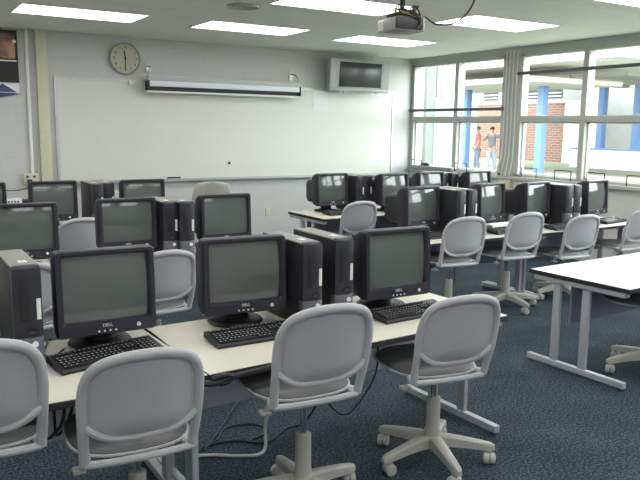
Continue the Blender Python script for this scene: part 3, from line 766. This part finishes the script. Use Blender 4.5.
# box under the rear of the right middle row, device on the window stool
wt = empty('window_heater_cover', (XR-.05, 8.80, ZS), 0, 'long white box lying on the far window stool', 'box')
MB().box(-.06, .045, -.5, .5, 0, .05, .006).build('case', M['silver'], wt)
MB().box(-.062, .047, -.5, .5, .05, .055).build('lid', M['frame'], wt)
wt.name = 'storage_box'
q = MB(); q.loft([superell(.035, .10, 2.6, 20, XR-.06, 8.98, ZS+.055), superell(.04, .11, 2.6, 20, XR-.06, 8.98, ZS+.07), superell(.03, .07, 2.4, 20, XR-.06, 8.98, ZS+.10)]); tag(q.build('stapler', M['black']), 'small dark object on the white box at the far window', 'stapler')

# ------------------------------------------------------------------ outside
tag(MB().box(XR+.2, 60, -30, 80, -.35, -.125).build('lawn', M['grass'], smooth=False), 'bright green lawn outside the windows', 'lawn', kind='stuff')
struct(MB().box(19.5, 23.5, 4, 60, -.12, -.05).build('trim_5', M['concrete'], smooth=False), 'pale concrete walk outside')
# covered walkway: each post a thing of its own
cols = [(21.2, 18.75, 3.3), (21.2, 22.8, 3.3)]
for (x, y, h), lb in zip(cols, ('blue steel post outside in front of the brick wall', 'blue steel post outside behind the far left window')):
    c = empty('walkway_post', (x, y, -.05), 0, lb, 'post', 'blue posts outside')
    MB().box(-.14, .14, -.14, .14, .03, h-.01, .01).build('shaft', M['blue'], c)
    MB().box(-.19, .19, -.19, .19, 0, .03).build('base_plate', M['blue'], c)
cp = empty('walkway_canopy', (0, 0, 0), 0, 'broad white walkway roof outside the windows', 'canopy')
MB().box(19.0, 31.5, 14, 27.5, 3.85, 4.15).build('roof_slab', M['canopy'], cp, smooth=False)
MB().box(18.7, 23.4, 17, 25, 3.25, 3.42).build('front_slab', M['canopy'], cp, smooth=False)
for k in range(4): MB().box(24, 31.4, 17.2+k*2.6, 17.35+k*2.6, 3.70, 3.85).build('beam', M['concrete'], cp, smooth=False)
lw = empty('garden_wall', (28.9, 19, -.12), 0, 'low white wall with blue rail along the covered walk', 'wall')
MB().box(-.15, .15, -9, 4.5, 0, .86).build('wall_body', M['white'], lw, smooth=False)
MB().box(-.2, .2, -9, 4.5, .86, .95).build('rail', M['blue'], lw, smooth=False)
for (y, lb) in ((21.97, 'blue steel post on the low white wall, left one'), (20.1, 'blue steel post on the low white wall, at the right picture edge')):
    c = empty('walkway_post', (28.9, y, .83), 0, lb, 'post', 'blue posts outside')
    MB().box(-.16, .16, -.16, .16, .04, 3.01, .01).build('shaft', M['blue'], c)
    MB().box(-.2, .2, -.2, .2, 0, .04).build('base_plate', M['blue'], c)
bd = empty('brick_building', (32, 26, -.12), 0, 'red brick building part outside seen through the middle window', 'building')
MB().box(0, .4, .65, 7.5, 0, 3.25).build('brick_wall', M['brick'], bd, smooth=False)
MB().box(-.1, .5, -.6, .65, 0, 3.3).build('white_pier', M['canopy'], bd, smooth=False)
MB().box(-.05, .6, -.6, 7.5, 3.25, 3.36).build('ledge', M['canopy'], bd, smooth=False)
MB().box(.05, .4, -.6, 7.5, 3.36, 4.4).build('upper_wall', M['palewall'], bd, smooth=False)
for k in range(4):
    wd = MB().box(0, .05, 1.0+k*1.6, 2.2+k*1.6, 3.5, 4.1).build('window', M['ink'], bd, smooth=False)
    for j in range(3): MB().box(-.02, .0, 1.0+k*1.6, 2.2+k*1.6, 3.58+j*.19, 3.64+j*.19).build('louvre', M['canopy'], wd)
pb_ = empty('pale_building', (33.2, 14, -.12), 0, 'pale grey building behind the low wall outside', 'building')
MB().box(0, .4, -12, 11.3, 0, 4.2).build('wall', M['palewall'], pb_, smooth=False)
for k in range(3): MB().box(-.03, 0, -8+k*6, -6.8+k*6, 0, 2.2).build('door', M['concrete'], pb_, smooth=False)
fb = empty('school_building', (42, 40, -.12), 0, 'distant building with rows of blue-framed windows outside the far left window', 'building')
MB().box(0, 1, -7, 10, 0, 5.2).build('wall', M['canopy'], fb, smooth=False)
for k in range(9):
    for z in (2.2, 3.2, 4.2):
        wd = MB().box(-.05, 0, -6.6+k*1.75, -5.3+k*1.75, z, z+.62).build('window', M['blue'], fb, smooth=False)
        MB().box(-.08, -.05, -6.0+k*1.75, -5.9+k*1.75, z, z+.62).build('glazing_bar', M['canopy'], wd, smooth=False)
wg = empty('building_wing', (9.2, 12.6, -.12), 0, 'pale wing of the building close outside the far left window', 'building')
MB().box(-.6, 2.25, 0, .3, 0, 3.6).build('wall', M['canopy'], wg, smooth=False)
MB().box(1.22, 1.44, -.1, 0, 0, 3.6).build('downpipe', M['greenwall'], wg, smooth=False)
MB().box(1.44, 2.15, -.12, 0, 0, 2.42).build('panel', M['lightpanel'], wg, smooth=False)
for k in range(4): MB().box(1.55+k*.16, 1.57+k*.16, -.05, 0, 2.45, 3.5).build('wall_rib', M['palewall'], wg, smooth=False)

# people outside (skinned continuous bodies)
def skin_obj(name, verts, edges, radii, material, parent, sub=2, root=0):
    me = bpy.data.meshes.new(name); me.from_pydata(verts, edges, []); me.materials.append(material)
    o = bpy.data.objects.new(name, me); COL.objects.link(o)
    md = o.modifiers.new('skin', 'SKIN'); md.use_smooth_shade = True
    for i, sv in enumerate(me.skin_vertices[0].data):
        sv.radius = (radii[i] if isinstance(radii[i], tuple) else (radii[i], radii[i])); sv.use_root = (i == root)
    if sub: 
        s2 = o.modifiers.new('sub', 'SUBSURF'); s2.levels = sub; s2.render_levels = sub
    dg = bpy.context.evaluated_depsgraph_get(); m2 = bpy.data.meshes.new_from_object(o.evaluated_get(dg))
    bpy.data.objects.remove(o)
    o = bpy.data.objects.new(name, m2); COL.objects.link(o); o.parent = parent
    for p in m2.polygons: p.use_smooth = True
    return o
def person(loc, rz, label, shirt, pants, armL, armR, stride):
    r = empty('person', loc, rz, label, 'person', 'people outside')
    # body surface (skin)
    V = [(0, 0, .95), (0, 0, 1.12), (0, 0, 1.32), (0, 0, 1.46), (0, .01, 1.54), (0, .02, 1.62), (0, .03, 1.70)]
    E_ = [(0, 1), (1, 2), (2, 3), (3, 4), (4, 5), (5, 6)]; Rr = [(.15, .11), (.13, .10), (.16, .11), (.12, .08), .055, .085, .08]
    def chain(st, pts, rs):
        p = st
        for a, b in zip(pts, rs):
            V.append(a); Rr.append(b); E_.append((p, len(V)-1)); p = len(V)-1
        return p
    for sx, arm in ((-1, armL), (1, armR)):
        h = chain(3, [(sx*.18, 0, 1.42)]+arm, [.055, .042, .034, .03])
        hx, hy, hz = V[h]; px, py, pz = V[h-1]; d = Vector((hx-px, hy-py, hz-pz)).normalized(); sd = d.cross(Vector((0, 1, .01))).normalized()
        pc = Vector(V[h])+d*.04; V.append(tuple(pc)); Rr.append((.034, .018)); E_.append((h, len(V)-1)); pi = len(V)-1
        for k, ln in enumerate((.055, .065, .07, .055)):
            b = pc+sd*(.027-.018*k)+d*.03; chain(pi, [tuple(b), tuple(b+d*ln)], [.009, .007])
        b = pc-d*.02+sd*.035; chain(pi, [tuple(b), tuple(b+d*.03+sd*.02)], [.010, .008])
    for sx in (-1, 1):
        s = stride*sx
        chain(0, [(sx*.09, 0, .88), (sx*.10, s*.5+.03, .48), (sx*.10, s, .09), (sx*.10, s+.13, .03)], [.095, .058, .04, .035])
    skin_obj('body', V, E_, Rr, M['skin'], r)
    # clothing
    SV = [(0, 0, .87), (0, 0, 1.15), (0, 0, 1.34), (0, 0, 1.45)]; SE = [(0, 1), (1, 2), (2, 3)]; SR = [(.165, .125), (.15, .12), (.175, .125), (.13, .09)]
    for sx, arm in ((-1, armL), (1, armR)):
        SV.append((sx*.18, 0, 1.42)); SR.append(.07); SE.append((3, len(SV)-1))
        a = Vector((sx*.18, 0, 1.42)); b = Vector(arm[0]); SV.append(tuple(a.lerp(b, .7))); SR.append(.06); SE.append((len(SV)-2, len(SV)-1))
    skin_obj('shirt', SV, SE, SR, shirt, r)
    PV = [(0, 0, .96)]; PE = []; PR = [(.165, .125)]
    for sx in (-1, 1):
        s = stride*sx
        for i_, (a, b) in enumerate([((sx*.09, 0, .86), .11), ((sx*.10, s*.5+.03, .48), .078), ((sx*.10, s, .12), .062)]):
            PV.append(a); PR.append(b); PE.append((0 if i_ == 0 else len(PV)-2, len(PV)-1))
    skin_obj('trousers', PV, PE, PR, pants, r)
    for sx in (-1, 1):
        s = stride*sx
        MB().loft([superell(.045, .13, 2.4, 16, sx*.10, s+.05, 0), superell(.048, .135, 2.4, 16, sx*.10, s+.05, .03), superell(.035, .08, 2.2, 16, sx*.10, s+.01, .10)]).build('shoe', M['shoe'], r)
    # head details
    hd = MB(); bmesh.ops.create_uvsphere(hd.bm, u_segments=16, v_segments=12, radius=1, matrix=Matrix.Translation((0, .0, 1.70)) @ Matrix.Diagonal((.088, .10, .115, 1)))
    bmesh.ops.delete(hd.bm, geom=[v for v in hd.bm.verts if v.co.z < 1.66 or (v.co.y > .055 and v.co.z < 1.74)], context='VERTS')
    hd.build('hair', M['hair'], r)
    for sx in (-1, 1): MB().lathe([(.002, -.01), (.010, 0), (.002, .01)], (sx*.035, .108, 1.69), 8).build('eye', M['ink'], r)
    MB().tube([(0, .10, 1.70), (0, .125, 1.665), (0, .10, 1.655)], .012, 8).build('nose', M['skin'], r)
    MB().tube([(-.022, .098, 1.625), (0, .108, 1.622), (.022, .098, 1.625)], .006, 6).build('mouth', M['red'], r)
    for sx in (-1, 1): MB().lathe([(.004, -.03), (.014, 0), (.004, .03)], (sx*.088, .02, 1.68), 8).build('ear', M['skin'], r)
    return r
person((20.3, 20.35, -.05), R(120), 'person in a grey shirt and pale jeans with outstretched arms outside the window', M['greycloth'], M['denim'],
       [(-.42, .06, 1.40), (-.66, .10, 1.41), (-.70, .11, 1.41)], [(.28, .20, 1.25), (.20, .42, 1.33), (.19, .46, 1.34)], .22)
person((20.9, 21.75, -.05), R(60), 'person in a red shirt standing outside beside the blue post', M['red'], M['darkdenim'],
       [(-.25, .02, 1.15), (-.24, .14, .93), (-.24, .16, .90)], [(.25, .02, 1.15), (.26, .14, .93), (.26, .16, .90)], .05)

# ------------------------------------------------------------------ light and sky
wd = bpy.data.worlds.new('sky'); S.world = wd; wd.use_nodes = True
nt = wd.node_tree; bg = nt.nodes['Background']; bg.inputs[0].default_value = (.94, .97, 1., 1); bg.inputs[1].default_value = 10.5

# ------------------------------------------------------------------ camera
cam = bpy.data.cameras.new('camera'); co = bpy.data.objects.new('camera', cam); COL.objects.link(co); S.camera = co
cam.sensor_width = 36; cam.lens = 712.376*36/640; cam.clip_end = 500
RM = Matrix(((0.852912, 0.070773, -0.517236), (-0.521888, 0.140697, -0.841331), (0.013230, 0.987520, 0.156938)))
co.matrix_world = Matrix.Translation((0, 0, 1.65)) @ RM.to_4x4()
S.view_settings.view_transform = 'Standard'; S.view_settings.look = 'None'; S.view_settings.gamma = 1; S.view_settings.use_curve_mapping = False
S.view_settings.exposure = 0.1
